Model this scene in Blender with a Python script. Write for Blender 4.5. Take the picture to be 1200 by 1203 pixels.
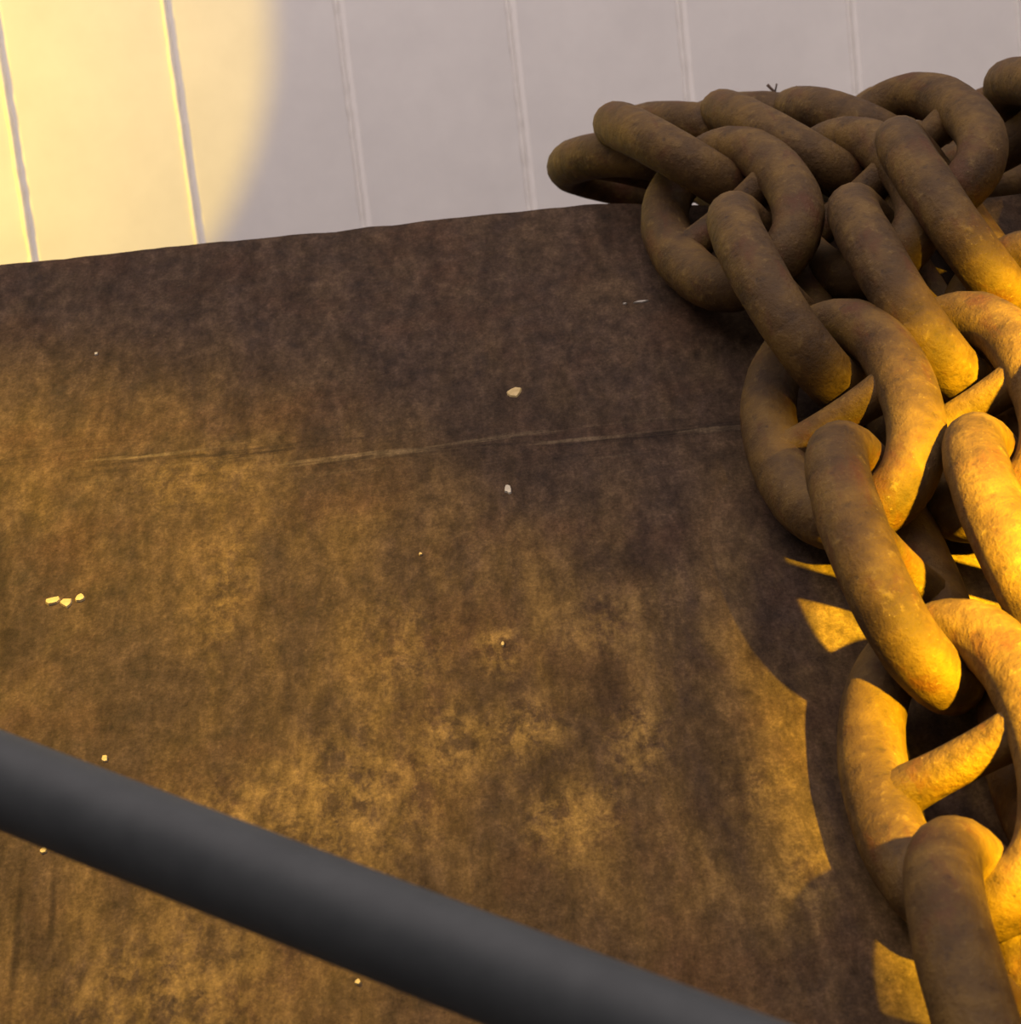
import bpy, bmesh, math, random
from mathutils import Vector, Matrix, noise

for o in list(bpy.data.objects):
    bpy.data.objects.remove(o, do_unlink=True)
scene = bpy.context.scene
col = scene.collection
R = math.radians
random.seed(7)

# ------------------------------------------------------------------ camera
cam_data = bpy.data.cameras.new('camera')
cam_data.sensor_fit = 'HORIZONTAL'
cam_data.sensor_width = 36.0
cam_data.lens = 36.0 * 2300.0 / 1200.0
cam_data.clip_start = 0.05
cam_data.dof.use_dof = True
cam_data.dof.focus_distance = 1.65
cam_data.dof.aperture_fstop = 14.0
cam = bpy.data.objects.new('camera', cam_data)
col.objects.link(cam)
cam.matrix_world = (Matrix.Translation((0, 0, 1.6)) @
                    Matrix.Rotation(R(90 - 11), 4, 'X') @
                    Matrix.Rotation(R(-6.5), 4, 'Z'))
scene.camera = cam

# ------------------------------------------------------------------ world, lights, exposure
world = bpy.data.worlds.new('hall_light')
scene.world = world
world.use_nodes = True
bg = world.node_tree.nodes['Background']
bg.inputs['Color'].default_value = (1.0, 0.83, 0.80, 1)
bg.inputs['Strength'].default_value = 0.30

SODIUM = (1.0, 0.64, 0.012)


def spot(name, loc, target, watts, size_deg, blend, radius, color=SODIUM):
    l = bpy.data.lights.new(name, 'SPOT')
    l.energy = watts
    l.color = color
    l.spot_size = R(size_deg)
    l.spot_blend = blend
    l.shadow_soft_size = radius
    o = bpy.data.objects.new(name, l)
    col.objects.link(o)
    o.location = loc
    d = Vector(target) - Vector(loc)
    o.rotation_euler = d.to_track_quat('-Z', 'Y').to_euler()
    return o


def aimed(loc, axis):
    return Vector(loc) + Vector(axis)


CHAIN_LAMP = (1.0, -0.3, 2.1)
spot('sodium_chain_lamp', CHAIN_LAMP, aimed(CHAIN_LAMP, (-.0740, .8250, -.5610)), 3800, 40.2, 0.30, 0.04)
ADDED_PLATE_SPOT = (-1.2, 1.9, 3.0)
spot('added_plate_spot', ADDED_PLATE_SPOT, aimed(ADDED_PLATE_SPOT, (.3753, -.2096, -.9029)), 430, 30, 0.75, 0.05)  # added source, no lamp stands here; cone shapes the lit lower-left plate
WALL_LAMP = (-3.2, 3.2, 2.4)
spot('sodium_wall_lamp', WALL_LAMP, aimed(WALL_LAMP, (.5106, .8527, -.1105)), 520, 68.2, 0.015, 0.02)
al = bpy.data.lights.new('hall_ceiling_light', 'AREA')
al.shape = 'RECTANGLE'
al.size, al.size_y = 5.0, 4.0
al.energy = 170
al.color = (1.0, 0.85, 0.82)
ao = bpy.data.objects.new('hall_ceiling_light', al)
col.objects.link(ao)
ao.location = (0, 1.2, 4.6)

scene.view_settings.view_transform = 'Standard'
scene.view_settings.look = 'None'
scene.view_settings.exposure = 0.0
scene.view_settings.gamma = 1.0
scene.view_settings.use_curve_mapping = False

# ------------------------------------------------------------------ helpers


def link_obj(name, mesh, mat=None, parent=None):
    o = bpy.data.objects.new(name, mesh)
    col.objects.link(o)
    if mat is not None and not mesh.materials:
        mesh.materials.append(mat)
    if parent is not None:
        o.parent = parent
    return o


def empty(name, loc=(0, 0, 0)):
    o = bpy.data.objects.new(name, None)
    o.empty_display_size = 0.05
    o.location = loc
    col.objects.link(o)
    return o


def tag(o, label, cat, group=None):
    o['label'] = label
    o['category'] = cat
    if group:
        o['group'] = group
    return o


def mesh_from(name, verts, faces, smooth=False):
    me = bpy.data.meshes.new(name)
    me.from_pydata([tuple(v) for v in verts], [], faces)
    me.update()
    bm = bmesh.new()
    bm.from_mesh(me)
    bmesh.ops.recalc_face_normals(bm, faces=bm.faces)
    bm.to_mesh(me)
    bm.free()
    if smooth:
        for p in me.polygons:
            p.use_smooth = True
    return me


def box_mesh(name, x0, x1, y0, y1, z0, z1, bevel=0.0):
    bm = bmesh.new()
    bmesh.ops.create_cube(bm, size=1)
    for v in bm.verts:
        v.co = Vector((x0 + (v.co.x + .5) * (x1 - x0), y0 + (v.co.y + .5) * (y1 - y0), z0 + (v.co.z + .5) * (z1 - z0)))
    if bevel:
        bmesh.ops.bevel(bm, geom=list(bm.edges), offset=bevel, segments=2, affect='EDGES', profile=.6)
    me = bpy.data.meshes.new(name)
    bm.to_mesh(me)
    bm.free()
    return me


def tube(pts, rad, seg=20, closed=False, cap=True):
    """sweep a circle along pts; rad is a number or a list"""
    n = len(pts)
    pts = [Vector(p) for p in pts]
    verts, faces = [], []
    up = None
    for i, p in enumerate(pts):
        if closed:
            t = pts[(i + 1) % n] - pts[i - 1]
        else:
            t = pts[min(i + 1, n - 1)] - pts[max(i - 1, 0)]
        t.normalize()
        if up is None:
            up = Vector((0, 0, 1)) if abs(t.z) < .9 else Vector((1, 0, 0))
        up = (up - t * up.dot(t)).normalized()
        s = t.cross(up)
        r = rad[i] if isinstance(rad, (list, tuple)) else rad
        for k in range(seg):
            a = 2 * math.pi * k / seg
            verts.append(p + up * (math.cos(a) * r) + s * (math.sin(a) * r))
    m = n if closed else n - 1
    for i in range(m):
        j = (i + 1) % n
        for k in range(seg):
            k2 = (k + 1) % seg
            faces.append((i * seg + k, i * seg + k2, j * seg + k2, j * seg + k))
    if cap and not closed:
        faces.append(tuple(range(seg)))
        faces.append(tuple((n - 1) * seg + k for k in range(seg)))
    return verts, faces


class NT:
    """small node-tree writer"""

    def __init__(self, name):
        self.mat = bpy.data.materials.new(name)
        self.mat.use_nodes = True
        self.t = self.mat.node_tree
        self.n = self.t.nodes
        self.bsdf = self.n['Principled BSDF']

    def add(self, typ, **kw):
        nd = self.n.new(typ)
        for k, v in kw.items():
            setattr(nd, k, v)
        return nd

    def link(self, a, b):
        self.t.links.new(a, b)

    def coord(self, scale=(1, 1, 1), rot=(0, 0, 0), loc=(0, 0, 0), src='Object'):
        tc = self.add('ShaderNodeTexCoord')
        mp = self.add('ShaderNodeMapping')
        mp.inputs['Scale'].default_value = scale
        mp.inputs['Rotation'].default_value = rot
        mp.inputs['Location'].default_value = loc
        self.link(tc.outputs[src], mp.inputs['Vector'])
        return mp.outputs['Vector']

    def noise(self, vec, scale, detail=6, rough=.6, dist=0.0):
        nd = self.add('ShaderNodeTexNoise')
        nd.inputs['Scale'].default_value = scale
        nd.inputs['Detail'].default_value = detail
        nd.inputs['Roughness'].default_value = rough
        nd.inputs['Distortion'].default_value = dist
        self.link(vec, nd.inputs['Vector'])
        return nd.outputs['Fac']

    def ramp(self, fac, stops):
        nd = self.add('ShaderNodeValToRGB')
        el = nd.color_ramp.elements
        while len(el) < len(stops):
            el.new(.5)
        for e, (p, c) in zip(el, stops):
            e.position = p
            e.color = (c, c, c, 1) if isinstance(c, (int, float)) else (*c, 1)
        self.link(fac, nd.inputs['Fac'])
        return nd.outputs['Color']

    def mix(self, fac, a, b, mode='MIX'):
        nd = self.add('ShaderNodeMix', data_type='RGBA', blend_type=mode)
        for sock, val in ((nd.inputs[0], fac), (nd.inputs[6], a), (nd.inputs[7], b)):
            if isinstance(val, (int, float)):
                sock.default_value = val
            elif isinstance(val, tuple):
                sock.default_value = (*val, 1)
            else:
                self.link(val, sock)
        return nd.outputs[2]

    def math(self, op, a, b=None, clamp=False):
        nd = self.add('ShaderNodeMath', operation=op, use_clamp=clamp)
        for i, val in enumerate((a, b)):
            if val is None:
                continue
            if isinstance(val, (int, float)):
                nd.inputs[i].default_value = val
            else:
                self.link(val, nd.inputs[i])
        return nd.outputs[0]

    def blob(self, cx, cy, rx, ry, ang=0.0, soft=.5):
        """mask of a stain centred at (cx, cy) in the object's own x, y"""
        tc = self.add('ShaderNodeTexCoord')
        mp = self.add('ShaderNodeMapping', vector_type='TEXTURE')
        mp.inputs['Location'].default_value = (cx, cy, 0)
        mp.inputs['Rotation'].default_value = (0, 0, ang)
        mp.inputs['Scale'].default_value = (rx, ry, 1)
        self.link(tc.outputs['Object'], mp.inputs['Vector'])
        ln = self.add('ShaderNodeVectorMath', operation='LENGTH')
        self.link(mp.outputs['Vector'], ln.inputs[0])
        return self.ramp(ln.outputs['Value'], [(0.0, 1.0), (1 - soft, .8), (1.0, 0.0)])

    def bump(self, height, strength, distance):
        nd = self.add('ShaderNodeBump')
        nd.inputs['Strength'].default_value = strength
        nd.inputs['Distance'].default_value = distance
        self.link(height, nd.inputs['Height'])
        self.link(nd.outputs['Normal'], self.bsdf.inputs['Normal'])

    def done(self, color, rough, metallic=0.0, spec=.3):
        for key, val in (('Base Color', color), ('Roughness', rough)):
            s = self.bsdf.inputs[key]
            if isinstance(val, tuple):
                s.default_value = (*val, 1)
            elif isinstance(val, (int, float)):
                s.default_value = val
            else:
                self.link(val, s)
        self.bsdf.inputs['Metallic'].default_value = metallic
        self.bsdf.inputs['Specular IOR Level'].default_value = spec
        return self.mat


# ------------------------------------------------------------------ materials
def mat_chain(name, seed):
    m = NT(name)
    v = m.coord(loc=(seed * 3.1, seed * 1.7, seed))
    n1 = m.noise(v, 22, 8, .62)
    n2 = m.noise(v, 90, 6, .7)
    n3 = m.noise(m.coord(scale=(1, .45, 1), loc=(seed, 4, 2)), 34, 5, .6, .4)
    n4 = m.noise(v, 260, 4, .7)
    c = m.ramp(n1, [(.32, (.036, .019, .007)), (.48, (.068, .037, .011)), (.64, (.118, .067, .016))])
    c = m.mix(m.ramp(n3, [(.54, 0.0), (.68, .8)]), c, (.070, .024, .008))        # red oxide
    c = m.mix(m.ramp(n2, [(.58, 0.0), (.72, .8)]), c, (.150, .095, .030))        # dusty flecks
    c = m.mix(m.ramp(n2, [(.28, .85), (.42, 0.0)]), c, (.026, .015, .008))       # dark pits
    c = m.mix(m.ramp(n4, [(.66, 0.0), (.74, .7)]), c, (.24, .17, .08))
    h = m.math('ADD', m.math('MULTIPLY', n1, .5), m.math('ADD', m.math('MULTIPLY', n2, .35), m.math('MULTIPLY', n4, .12)))
    m.bump(h, .9, .006)
    return m.done(c, .66, spec=.22)


CHAIN_MATS = [mat_chain('rusty_chain_iron_%s' % w, i) for i, w in enumerate(('brown', 'ochre', 'umber'))]


def mat_plate():
    m = NT('rusty_steel_plate')
    v = m.coord()
    streak = m.coord(scale=(1, .32, 1), rot=(0, 0, R(-7)))
    big = m.noise(m.coord(scale=(1, .75, 1)), 4.2, 5, .55, .3)
    n_st = m.noise(streak, 17, 7, .62, .25)
    n_md = m.noise(v, 38, 8, .68)
    n_fn = m.noise(v, 170, 5, .7)
    # dull brown mill scale
    c = m.ramp(n_md, [(.28, (.024, .016, .012)), (.5, (.044, .028, .019)), (.74, (.062, .041, .026))])
    # ochre rust bloom, streaked down the slope, mostly on the lower plate
    bloom = m.math('MULTIPLY', m.ramp(n_st, [(.42, 0.0), (.62, 1.0)]), m.ramp(big, [(.34, .15), (.62, 1.0)]))
    bloom = m.math('MULTIPLY', bloom, .8)
    sep = m.add('ShaderNodeSeparateXYZ')
    m.link(v, sep.inputs[0])
    low = m.ramp(m.math('ADD', m.math('MULTIPLY', sep.outputs['Y'], -1.1), .5), [(.18, .22), (.75, 1.0)])
    bloom = m.math('MULTIPLY', bloom, low, True)
    c = m.mix(bloom, c, (.125, .078, .028))
    # reddish oxide clouds
    c = m.mix(m.math('MULTIPLY', m.ramp(m.noise(m.coord(loc=(5, 2, 0)), 9, 6, .6), [(.5, 0.0), (.68, .6)]), 1.0), c, (.052, .027, .016))
    # larger stains with their own shape
    nb = m.noise(m.coord(scale=(1, .7, 1), loc=(1, 7, 0)), 62, 10, .74, .3)
    rag = m.ramp(nb, [(.42, 0.0), (.50, .45), (.60, 1.0)])
    for (bx, by, rx, ry, an, amt) in STAINS_LIGHT:
        c = m.mix(m.math('MULTIPLY', m.math('MULTIPLY', m.blob(bx, by, rx, ry, R(an), .7), rag), amt), c, (.225, .143, .050))
    for (bx, by, rx, ry, an, amt) in STAINS_DARK:
        c = m.mix(m.math('MULTIPLY', m.blob(bx, by, rx, ry, R(an), .6), amt), c, (.022, .014, .010))
    # scuffs along the shallow bend that runs across the plate
    t = m.math('ADD', m.math('ADD', sep.outputs['Y'], m.math('MULTIPLY', sep.outputs['X'], .112)), -.0923)
    band = m.ramp(m.math('ABSOLUTE', t), [(0.0, 1.0), (.012, .9), (.035, 0.0)])
    sc1 = m.noise(m.coord(scale=(.16, 2.2, 1), rot=(0, 0, R(-4)), loc=(2, 1, 0)), 30, 6, .65, .2)
    sc2 = m.noise(m.coord(scale=(.14, 2.4, 1), rot=(0, 0, R(-7)), loc=(6, 3, 0)), 34, 6, .65, .2)
    c = m.mix(m.math('MULTIPLY', band, m.ramp(sc1, [(.52, 0.0), (.62, .8)])), c, (.018, .012, .009))
    c = m.mix(m.math('MULTIPLY', band, m.ramp(sc2, [(.54, 0.0), (.64, .7)])), c, (.115, .082, .048))
    # gritty grain at several sizes
    g1 = m.noise(m.coord(scale=(1, .6, 1), loc=(3, 3, 3)), 95, 9, .78)
    g2 = m.noise(v, 330, 4, .75)
    g3 = m.noise(m.coord(scale=(1, .3, 1), rot=(0, 0, R(-8)), loc=(8, 1, 0)), 46, 8, .7)
    c = m.mix(1.0, c, m.ramp(g1, [(.30, .52), (.50, 1.0), (.68, 1.55)]), 'MULTIPLY')
    c = m.mix(1.0, c, m.ramp(g2, [(.28, .7), (.50, 1.0), (.72, 1.4)]), 'MULTIPLY')
    c = m.mix(1.0, c, m.ramp(g3, [(.32, .62), (.50, 1.0), (.66, 1.35)]), 'MULTIPLY')
    c = m.mix(m.ramp(n_fn, [(.24, .75), (.37, 0.0)]), c, (.015, .010, .008))
    c = m.mix(m.ramp(n_fn, [(.66, 0.0), (.80, .6)]), c, (.19, .13, .065))
    m.bump(m.math('ADD', m.math('MULTIPLY', g1, .6), m.math('MULTIPLY', g2, .25)), .5, .004)
    return m.done(c, m.ramp(n_md, [(.3, .7), (.7, .9)]), spec=.08)


STAINS_LIGHT = [
    (-.008, -.255, .045, .045, 10, .75), (.020, -.345, .045, .055, -10, .85), (.075, -.275, .030, .060, -12, .7),
    (-.022, -.165, .025, .045, 0, .7), (.060, -.150, .050, .050, 20, .45), (-.060, -.255, .040, .060, 0, .55),
    (-.215, -.330, .10, .09, 0, .6), (-.13, -.30, .09, .10, 0, .55), (-.26, -.46, .12, .09, 0, .6),
    (.150, -.345, .035, .06, -8, .55), (.165, -.42, .035, .06, -8, .6), (-.265, .10, .09, .06, 20, .35),
    (-.24, -.06, .03, .11, -6, .45), (-.10, -.16, .07, .09, 0, .35),
]
STAINS_DARK = [
    (.085, -.075, .055, .030, -15, .75), (.125, -.32, .035, .14, 9, .55), (.02, .12, .11, .10, 0, .35),
    (-.10, .09, .09, .07, 0, .3), (.012, -.295, .03, .04, 0, .55), (-.435, -.02, .014, .09, 6, .7),
    (-.41, -.10, .018, .06, 6, .6), (-.035, -.205, .03, .05, 20, .5), (.045, -.22, .035, .06, 0, .5),
    (-.372, -.40, .004, .075, 3, .9), (-.350, -.37, .0035, .04, 4, .9), (-.395, -.33, .006, .09, 2, .6), (.185, -.20, .02, .12, 6, .4),
]
M_PLATE = mat_plate()


def mat_simple(name, c0, c1, scale, rough, bump=.1, spec=.3):
    m = NT(name)
    n = m.noise(m.coord(), scale, 6, .6)
    c = m.ramp(n, [(.3, c0), (.7, c1)])
    m.bump(n, bump, .003)
    return m.done(c, rough, spec=spec)


M_WALL = mat_simple('off_white_painted_panel', (.755, .75, .74), (.83, .825, .81), 7, .6, .05)
M_CAULK = mat_simple('white_sealant', (.84, .83, .80), (.90, .88, .85), 160, .6, .5)
M_GROOVE = mat_simple('pale_joint_strip', (.87, .86, .84), (.92, .91, .89), 30, .6)
M_FLOOR = mat_simple('dark_concrete', (.10, .095, .09), (.17, .16, .15), 6, .85)
M_POLE = mat_simple('dark_grey_paint', (.030, .036, .039), (.041, .048, .051), 40, .58, .08, .25)
M_DARKSTEEL = mat_simple('dark_rusty_steel', (.05, .035, .027), (.09, .06, .045), 20, .8, .3)
M_CHIP = mat_simple('pale_yellow_paint', (.36, .26, .10), (.52, .40, .19), 120, .7)
M_DUST = mat_simple('grey_white_paint', (.30, .28, .24), (.42, .39, .34), 120, .7)
M_TWIG = mat_simple('dry_dark_twig', (.05, .03, .02), (.08, .05, .035), 60, .8)

# ------------------------------------------------------------------ the setting
floor = link_obj('floor', box_mesh('floor', -4.5, 5.5, -1.5, 4.9, -.1, 0), M_FLOOR)
floor['kind'] = 'structure'

WALL_Y = 4.5
backing = link_obj('wall_back', box_mesh('wall_back', -4.2, 5.2, WALL_Y - .001, WALL_Y + .12, 0, 3.6), M_GROOVE)
backing['kind'] = 'structure'
PITCH_W = .379
for i in range(-8, 12):
    xs = -.255 + PITCH_W * i                       # left edge of the joint strip
    x0, x1 = xs + .0165, xs + PITCH_W - .004
    if x1 > 5.1 or x0 < -4.1:
        continue
    link_obj('panel', box_mesh('panel', x0, x1, WALL_Y - .004, WALL_Y + .0005,   .02, 3.58, .001), M_WALL, backing)
    if -4 <= i <= 6:                              # uneven bead of sealant along the joint's left side
        pts, rad = [], []
        for k in range(90):
            z = 1.2 + 1.0 * k / 89
            pts.append((xs - .0035 + .0012 * noise.noise(Vector((i * 3.3, z * 22, 0))), WALL_Y - .0045, z))
            rad.append(.0062 + .0020 * noise.noise(Vector((i * 7.7, z * 40, 5))))
        v, f = tube(pts, rad, 8)
        link_obj('sealant_bead', mesh_from('sealant_bead', v, f, True), M_CAULK, backing)

# ------------------------------------------------------------------ sloping rusty steel plate
SL = R(29)
U = Vector((1, 0, 0))
V = Vector((0, math.cos(SL), math.sin(SL)))
N = Vector((0, -math.sin(SL), math.cos(SL)))
O = Vector((0, 1.62459, 1.28421))
V_EDGE = .486
PF = Matrix(((U.x, V.x, N.x, O.x), (U.y, V.y, N.y, O.y), (U.z, V.z, N.z, O.z), (0, 0, 0, 1)))
U0, U1, V0 = -1.0, 1.25, -.80


def edge_v(u):
    return V_EDGE - .018 * u - .22 * min(.3, max(0, u - .13)) + .0022 * noise.noise(Vector((u * 30, 3, 0))) + .0012 * noise.noise(Vector((u * 110, 9, 0)))


def plate_h(u, v):
    h = .0022 * noise.noise(Vector((u * 5, v * 5, 1))) + .0007 * noise.noise(Vector((u * 24, v * 12, 4)))
    dv = v - (.143 - (u + .453) * .112) + .004 * noise.noise(Vector((u * 12, 0, 8)))
    h -= .0022 * math.exp(-(dv / .0045) ** 2) * (.45 + .9 * noise.noise(Vector((u * 9, 2, 2))))
    h -= .035 * max(0, dv - .0) * .35           # upper strip bends back slightly
    return h


base = empty('steel_ramp', (0, 1.6, 0))
tag(base, 'broad sloping rust-brown steel plate with a straight top edge, under the heavy chain', 'steel plate')
inv = Matrix.Translation(Vector((0, 1.6, 0))).inverted()
nu, nv = 190, 120
verts, faces = [], []
for j in range(nv + 1):
    for i in range(nu + 1):
        u = U0 + (U1 - U0) * i / nu
        v = V0 + (edge_v(u) - V0) * j / nv
        verts.append((u, v, plate_h(u, v)))
for j in range(nv):
    for i in range(nu):
        a = j * (nu + 1) + i
        faces.append((a, a + 1, a + nu + 2, a + nu + 1))
# give the plate its thickness
T = .03
nb = len(verts)
ring = [i for i in range(nu + 1)] + [j * (nu + 1) + nu for j in range(1, nv + 1)] + \
       [nv * (nu + 1) + i for i in range(nu - 1, -1, -1)] + [j * (nu + 1) for j in range(nv - 1, 0, -1)]
for i in ring:
    x, y, z = verts[i]
    verts.append((x, y, z - T))
m = len(ring)
for k in range(m):
    k2 = (k + 1) % m
    faces.append((ring[k], ring[k2], nb + k2, nb + k))
faces.append(tuple(nb + k for k in range(m)))
me = mesh_from('sloping_plate', verts, faces)
for p in me.polygons:
    p.use_smooth = len(p.vertices) == 4 and abs(p.normal.z) > .8
plate = link_obj('sloping_plate', me, M_PLATE, base)
plate.matrix_parent_inverse = Matrix.Identity(4)
plate.matrix_basis = inv @ PF


def on_plate(u, v, h=0.0):
    return O + U * u + V * v + N * h


edge_pt = on_plate(0, V_EDGE)
front_pt = on_plate(0, V0)
# level deck behind the edge, and the body that carries both
dv_, df_ = [], []
for k in range(31):
    u = U0 + (U1 - U0) * k / 30
    e = on_plate(u, edge_v(u), plate_h(u, edge_v(u)))
    e.y += .002
    for dy, dz in ((0, -.008), (.06, -.018), (3.35 - e.y, -.26), (3.35 - e.y, -.29), (0, -.04)):
        dv_.append((u, e.y + dy, e.z + dz))
for k in range(30):
    for q in range(5):
        a, b = k * 5 + q, k * 5 + (q + 1) % 5
        df_.append((a, b, b + 5, a + 5))
df_ += [tuple(range(5)), tuple(range(150, 155))]
deck = link_obj('deck_plate', mesh_from('deck_plate', dv_, df_), M_PLATE, base)
deck.location = (0, -1.6, 0)
prof = [(front_pt.y + .03, 0), (front_pt.y + .03, front_pt.z - .04), (edge_pt.y - .06, edge_pt.z - .13), (3.3, edge_pt.z - .33), (3.3, 0)]
bv = [(U0 + .02, y, z) for y, z in prof] + [(U1 - .02, y, z) for y, z in prof]
bf = [tuple(range(5)), tuple(range(5, 10))] + [(k, (k + 1) % 5, 5 + (k + 1) % 5, 5 + k) for k in range(5)]
body = link_obj('ramp_body', mesh_from('ramp_body', bv, bf), M_DARKSTEEL, base)
body.location = (0, -1.6, 0)

# flakes of paint still stuck on the plate


def flake(u, v, w, hgt, mat, seed, n=9):
    rnd = random.Random(seed)
    vs, top = [], []
    for k in range(n):
        a = 2 * math.pi * k / n
        r = rnd.uniform(.55, 1.0)
        vs.append((math.cos(a) * w * .5 * r, math.sin(a) * hgt * .5 * r, -.001))
    for k in range(n):
        x, y, z = vs[k]
        vs.append((x * .86, y * .86, .0004 + rnd.uniform(0, .0006)))
    fs = [(k, (k + 1) % n, n + (k + 1) % n, n + k) for k in range(n)] + [tuple(range(n, 2 * n)), tuple(range(n))]
    o = link_obj('paint_flake', mesh_from('paint_flake', vs, fs), mat, plate)
    o.location = (u, v, plate_h(u, v) + .0008)
    return o


for (u, v, w, hgt, mt, sd) in [
        (.016, .169, .020, .017, M_CHIP, 1),
        (-.385, -.046, .014, .013, M_CHIP, 2), (-.373, -.051, .015, .014, M_CHIP, 3), (-.362, -.046, .012, .012, M_CHIP, 4),
        (.000, .029, .007, .015, M_DUST, 5), (.147, .292, .019, .003, M_DUST, 6), (.132, .292, .006, .003, M_DUST, 7),
        (-.381, .309, .0045, .0055, M_DUST, 8), (-.078, -.042, .004, .0045, M_CHIP, 9), (-.362, -.319, .006, .007, M_CHIP, 10),
        (-.136, -.465, .0055, .006, M_CHIP, 11), (-.018, -.159, .004, .006, M_CHIP, 12), (-.325, -.235, .007, .009, M_CHIP, 13)]:
    flake(u, v, w, hgt, mt, sd)

# ------------------------------------------------------------------ stud-link chain
D = .047


def link_meshes():
    seg, sec = 56, 18
    hw, hl, ex = 1.30 * D, 2.5 * D, 2.35
    cl = []
    for k in range(seg):
        a = 2 * math.pi * k / seg
        c, s = math.cos(a), math.sin(a)
        cl.append(Vector((math.copysign(abs(c) ** (2 / ex), c) * hw, math.copysign(abs(s) ** (2 / ex), s) * hl, 0)))
    out = []
    for vnt in range(3):
        rad = []
        for k, p in enumerate(cl):
            rad.append(D * .5 * (1.06 - .06 * abs(p.y) / hl + .03 * noise.noise(p * 25 + Vector((vnt * 9, 0, 0)))))
        v, f = tube(cl, rad, sec, closed=True)
        v = [p + (p.normalized() * (.0012 * noise.noise(p * 70 + Vector((0, vnt * 5, 0))))) for p in v]
        me = mesh_from('link', v, f, True)
        me.materials.append(CHAIN_MATS[vnt])
        # stud: waisted bar that flares into the sides
        pts, rr = [], []
        for k in range(13):
            t = -1 + 2 * k / 12
            pts.append((t * hw * .99, 0, 0))
            rr.append(D * (.33 + .10 * abs(t) ** 2.2))
        v, f = tube(pts, rr, 14)
        ms = mesh_from('stud', v, f, True)
        ms.materials.append(CHAIN_MATS[vnt])
        out.append((me, ms))
    return out


LINKS = link_meshes()


def catmull(P, t):
    i = min(int(t), len(P) - 2)
    f = t - i
    p0, p1, p2, p3 = P[max(i - 1, 0)], P[i], P[i + 1], P[min(i + 2, len(P) - 1)]
    return .5 * ((2 * p1) + (p2 - p0) * f + (2 * p0 - 5 * p1 + 4 * p2 - p3) * f * f + (3 * p1 - p0 - 3 * p2 + p3) * f ** 3)


def strand(label, ctrl, anchor, n_up, n_down, flat_roll=33, edge_roll=-55, pitch_up=3.55, pitch_down=4.0, tweaks=None):
    """ctrl: ('s', u, v, h) on the slope or ('t', x, y, z) over the deck, listed from far to near.
    anchor: index of the control point on which a flat link is centred."""
    P, NN = [], []
    for c in ctrl:
        if c[0] == 's':
            P.append(on_plate(c[1], c[2], c[3]))
            NN.append(N.copy())
        else:
            P.append(Vector(c[1:4]))
            NN.append(Vector((0, 0, 1)))
    dense, ts = [], []
    for k in range((len(P) - 1) * 60 + 1):
        ts.append(k / 60)
        dense.append(catmull(P, k / 60))
    acc = [0.0]
    for a, b in zip(dense, dense[1:]):
        acc.append(acc[-1] + (b - a).length)
    s0 = acc[anchor * 60]

    def at(s):
        s = max(0, min(acc[-1], s))
        lo = 0
        while lo < len(acc) - 2 and acc[lo + 1] < s:
            lo += 1
        f = (s - acc[lo]) / max(1e-9, acc[lo + 1] - acc[lo])
        t = ts[lo] + f / 60
        i = min(int(t), len(P) - 2)
        return dense[lo].lerp(dense[lo + 1], f), NN[i].lerp(NN[i + 1], t - i).normalized()

    root = None
    for q in range(-n_up, n_down + 1):
        s = s0 + q * (pitch_up if q < 0 else pitch_down) * D
        c, nn = at(s)
        a = (at(s + D * 1.6)[0] - at(s - D * 1.6)[0]).normalized()
        flat = q % 2 == 0
        roll = flat_roll if flat else edge_roll
        off = (-.08 if flat else .10) * D
        tw = (tweaks or {}).get(q)
        shift = Vector((0, 0, 0))
        if tw:
            roll += tw[0]
            shift = U * tw[1] + V * tw[2] + N * tw[3]
        x = nn.cross(a) * -1
        x = a.cross(nn).normalized()              # points right when a points towards the viewer ... fixed below
        if x.x < 0:
            x = -x
        z = x.cross(-a).normalized()
        y = -a
        rot = Matrix((x, y, z)).transposed().to_4x4()
        M = Matrix.Translation(c + nn * off + shift) @ rot @ Matrix.Rotation(R(-roll), 4, 'Y')
        if root is None:
            root = empty('anchor_chain', c)
            tag(root, label, 'chain', 'lengths of rusty stud-link chain over the plate edge')
        vi = (q * 7 + len(label)) % 3
        lo = link_obj('link', LINKS[vi][0], None, root)
        lo.matrix_basis = Matrix.Translation(root.location).inverted() @ M
        st = link_obj('stud', LINKS[vi][1], None, lo)
    return root


#ROWS
strand('leftmost length of rusty stud-link chain, its links flat against the bare plate',
       [('t', .07, 2.60, 1.47), ('t', .115, 2.40, 1.515), ('t', .165, 2.20, 1.553), ('t', .210, 2.04, 1.545), ('s', .240, .32, .066),
        ('s', .264, .18, .066), ('s', .278, -.004, .066), ('s', .281, -.2, .066), ('s', .281, -.385, .066), ('s', .275, -.60, .066), ('s', .27, -.9, .066)],
       6, 4, 6, tweaks={-3: (18, 0, 0, 0), -4: (-52, .01, 0, -.012), 2: (0, 0, -.008, 0), 3: (0, -.014, -.03, 0)})
strand('second length of rusty stud-link chain, just right of the leftmost one',
       [('t', .14, 2.64, 1.47), ('t', .19, 2.44, 1.52), ('t', .245, 2.25, 1.562), ('t', .315, 2.07, 1.55), ('s', .352, .325, .062),
        ('s', .372, .17, .062), ('s', .383, -.008, .062), ('s', .385, -.2, .062), ('s', .382, -.396, .062), ('s', .375, -.62, .062), ('s', .37, -.9, .066)],
       6, 4, 6, tweaks={-3: (18, 0, 0, 0), -4: (-55, -.01, 0, .005)})
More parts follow.
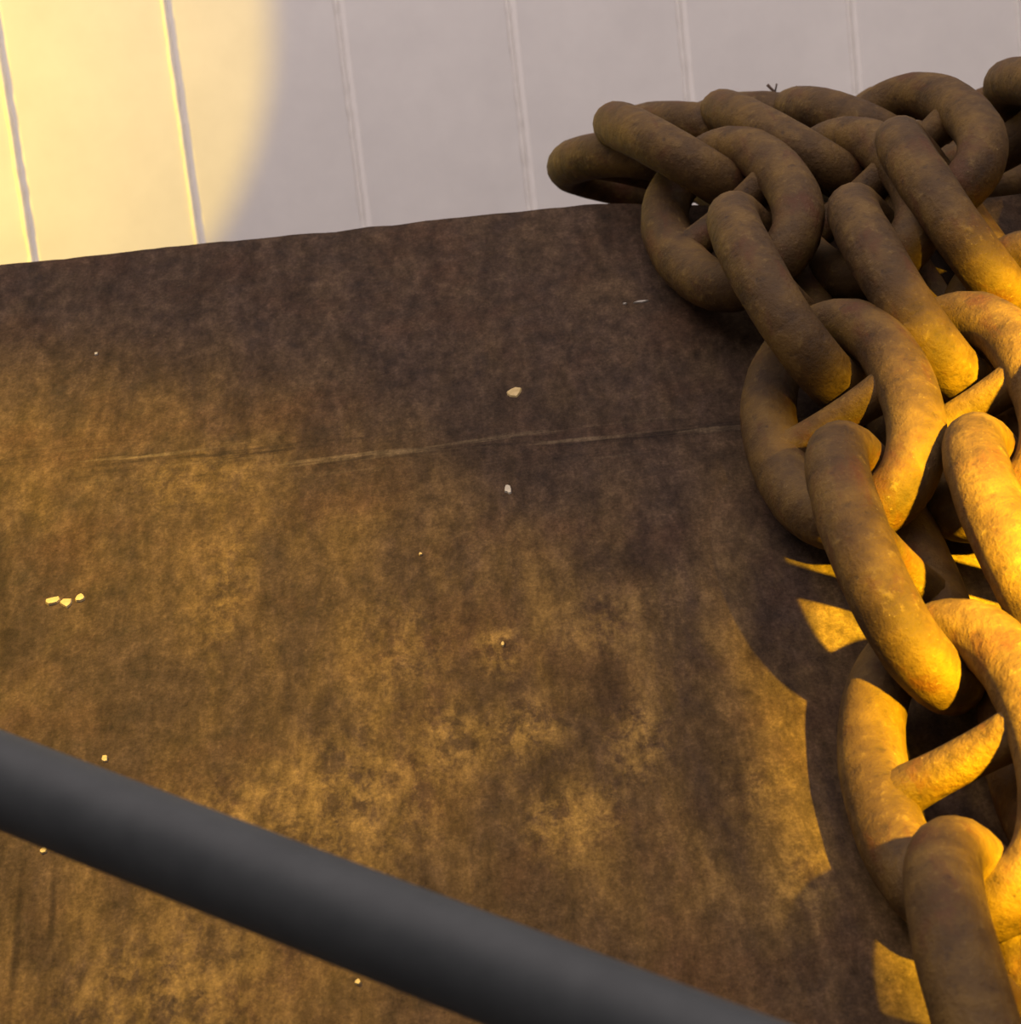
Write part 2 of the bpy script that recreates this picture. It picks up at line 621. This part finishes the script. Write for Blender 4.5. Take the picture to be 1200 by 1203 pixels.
strand('third length of rusty stud-link chain, at the right side of the photo',
       [('t', .24, 2.70, 1.46), ('t', .29, 2.52, 1.51), ('t', .345, 2.34, 1.55), ('t', .395, 2.17, 1.56), ('s', .430, .41, .064),
        ('s', .452, .23, .064), ('s', .468, .072, .064), ('s', .474, -.13, .066), ('s', .474, -.34, .066), ('s', .47, -.58, .062), ('s', .46, -.9, .062)],
       6, 4, 6, tweaks={-1: (0, -.01, .025, 0), -3: (18, 0, 0, -.015), -4: (-55, -.03, 0, .01)})
strand('topmost length of rusty stud-link chain, only just showing in the upper right corner',
       [('t', .48, 2.62, 1.47), ('t', .53, 2.44, 1.52), ('t', .585, 2.26, 1.54), ('t', .615, 2.08, 1.535), ('s', .61, .32, .075),
        ('s', .60, .14, .075), ('s', .595, -.04, .075), ('s', .59, -.24, .075), ('s', .58, -.46, .075), ('s', .57, -.7, .07)],
       2, 2, 7)
strand('rusty chain lying crosswise behind the other strands, beyond the plate edge',
       [('t', .42, 2.50, 1.505), ('t', .58, 2.47, 1.50), ('t', .76, 2.46, 1.495), ('t', .95, 2.47, 1.49), ('t', 1.15, 2.5, 1.48)],
       1, 1, 3)
#ENDROWS

# dry twig caught between the far links
tw = empty('twig', (.362, 2.30, 1.583))
tag(tw, 'tiny dark dry twig poking up from the far chain links against the pale wall', 'twig')
for pts_, r0 in (([(0, 0, -.02), (.002, 0, .005), (-.004, .002, .024), (-.012, .003, .034)], .0018),
                 ([(.002, 0, .005), (.012, .002, .012), (.016, .002, .020)], .0013),
                 ([(-.004, .002, .024), (-.001, .002, .034)], .0010)):
    v_, f_ = tube(pts_, r0, 6)
    link_obj('stem', mesh_from('stem', v_, f_, True), M_TWIG, tw)


# ------------------------------------------------------------------ handrail in front
A = Vector((-.2544, .8930, 1.3304))
B = Vector((-.0925, .8041, 1.2818))
dr = (B - A).normalized()
p0, p1 = A - dr * .42, A + dr * .95
rail = empty('handrail', (p0.x, p0.y, 0))
tag(rail, 'dark grey round pole slanting across the foreground in front of the plate', 'pole')
pts = [p0.lerp(p1, k / 40) + Vector((0, 0, -.006 * math.sin(math.pi * k / 40))) for k in range(41)]
v, f = tube(pts, .022, 40)
o = link_obj('rail', mesh_from('rail', v, f, True), M_POLE, rail)
o.location = -rail.location
for e in (p0 + dr * .01, p1 - dr * .01):
    v, f = tube([(e.x, e.y, 0), (e.x, e.y, e.z * .5), (e.x, e.y, e.z)], .02, 24)
    o = link_obj('post', mesh_from('post', v, f, True), M_POLE, rail)
    o.location = -rail.location
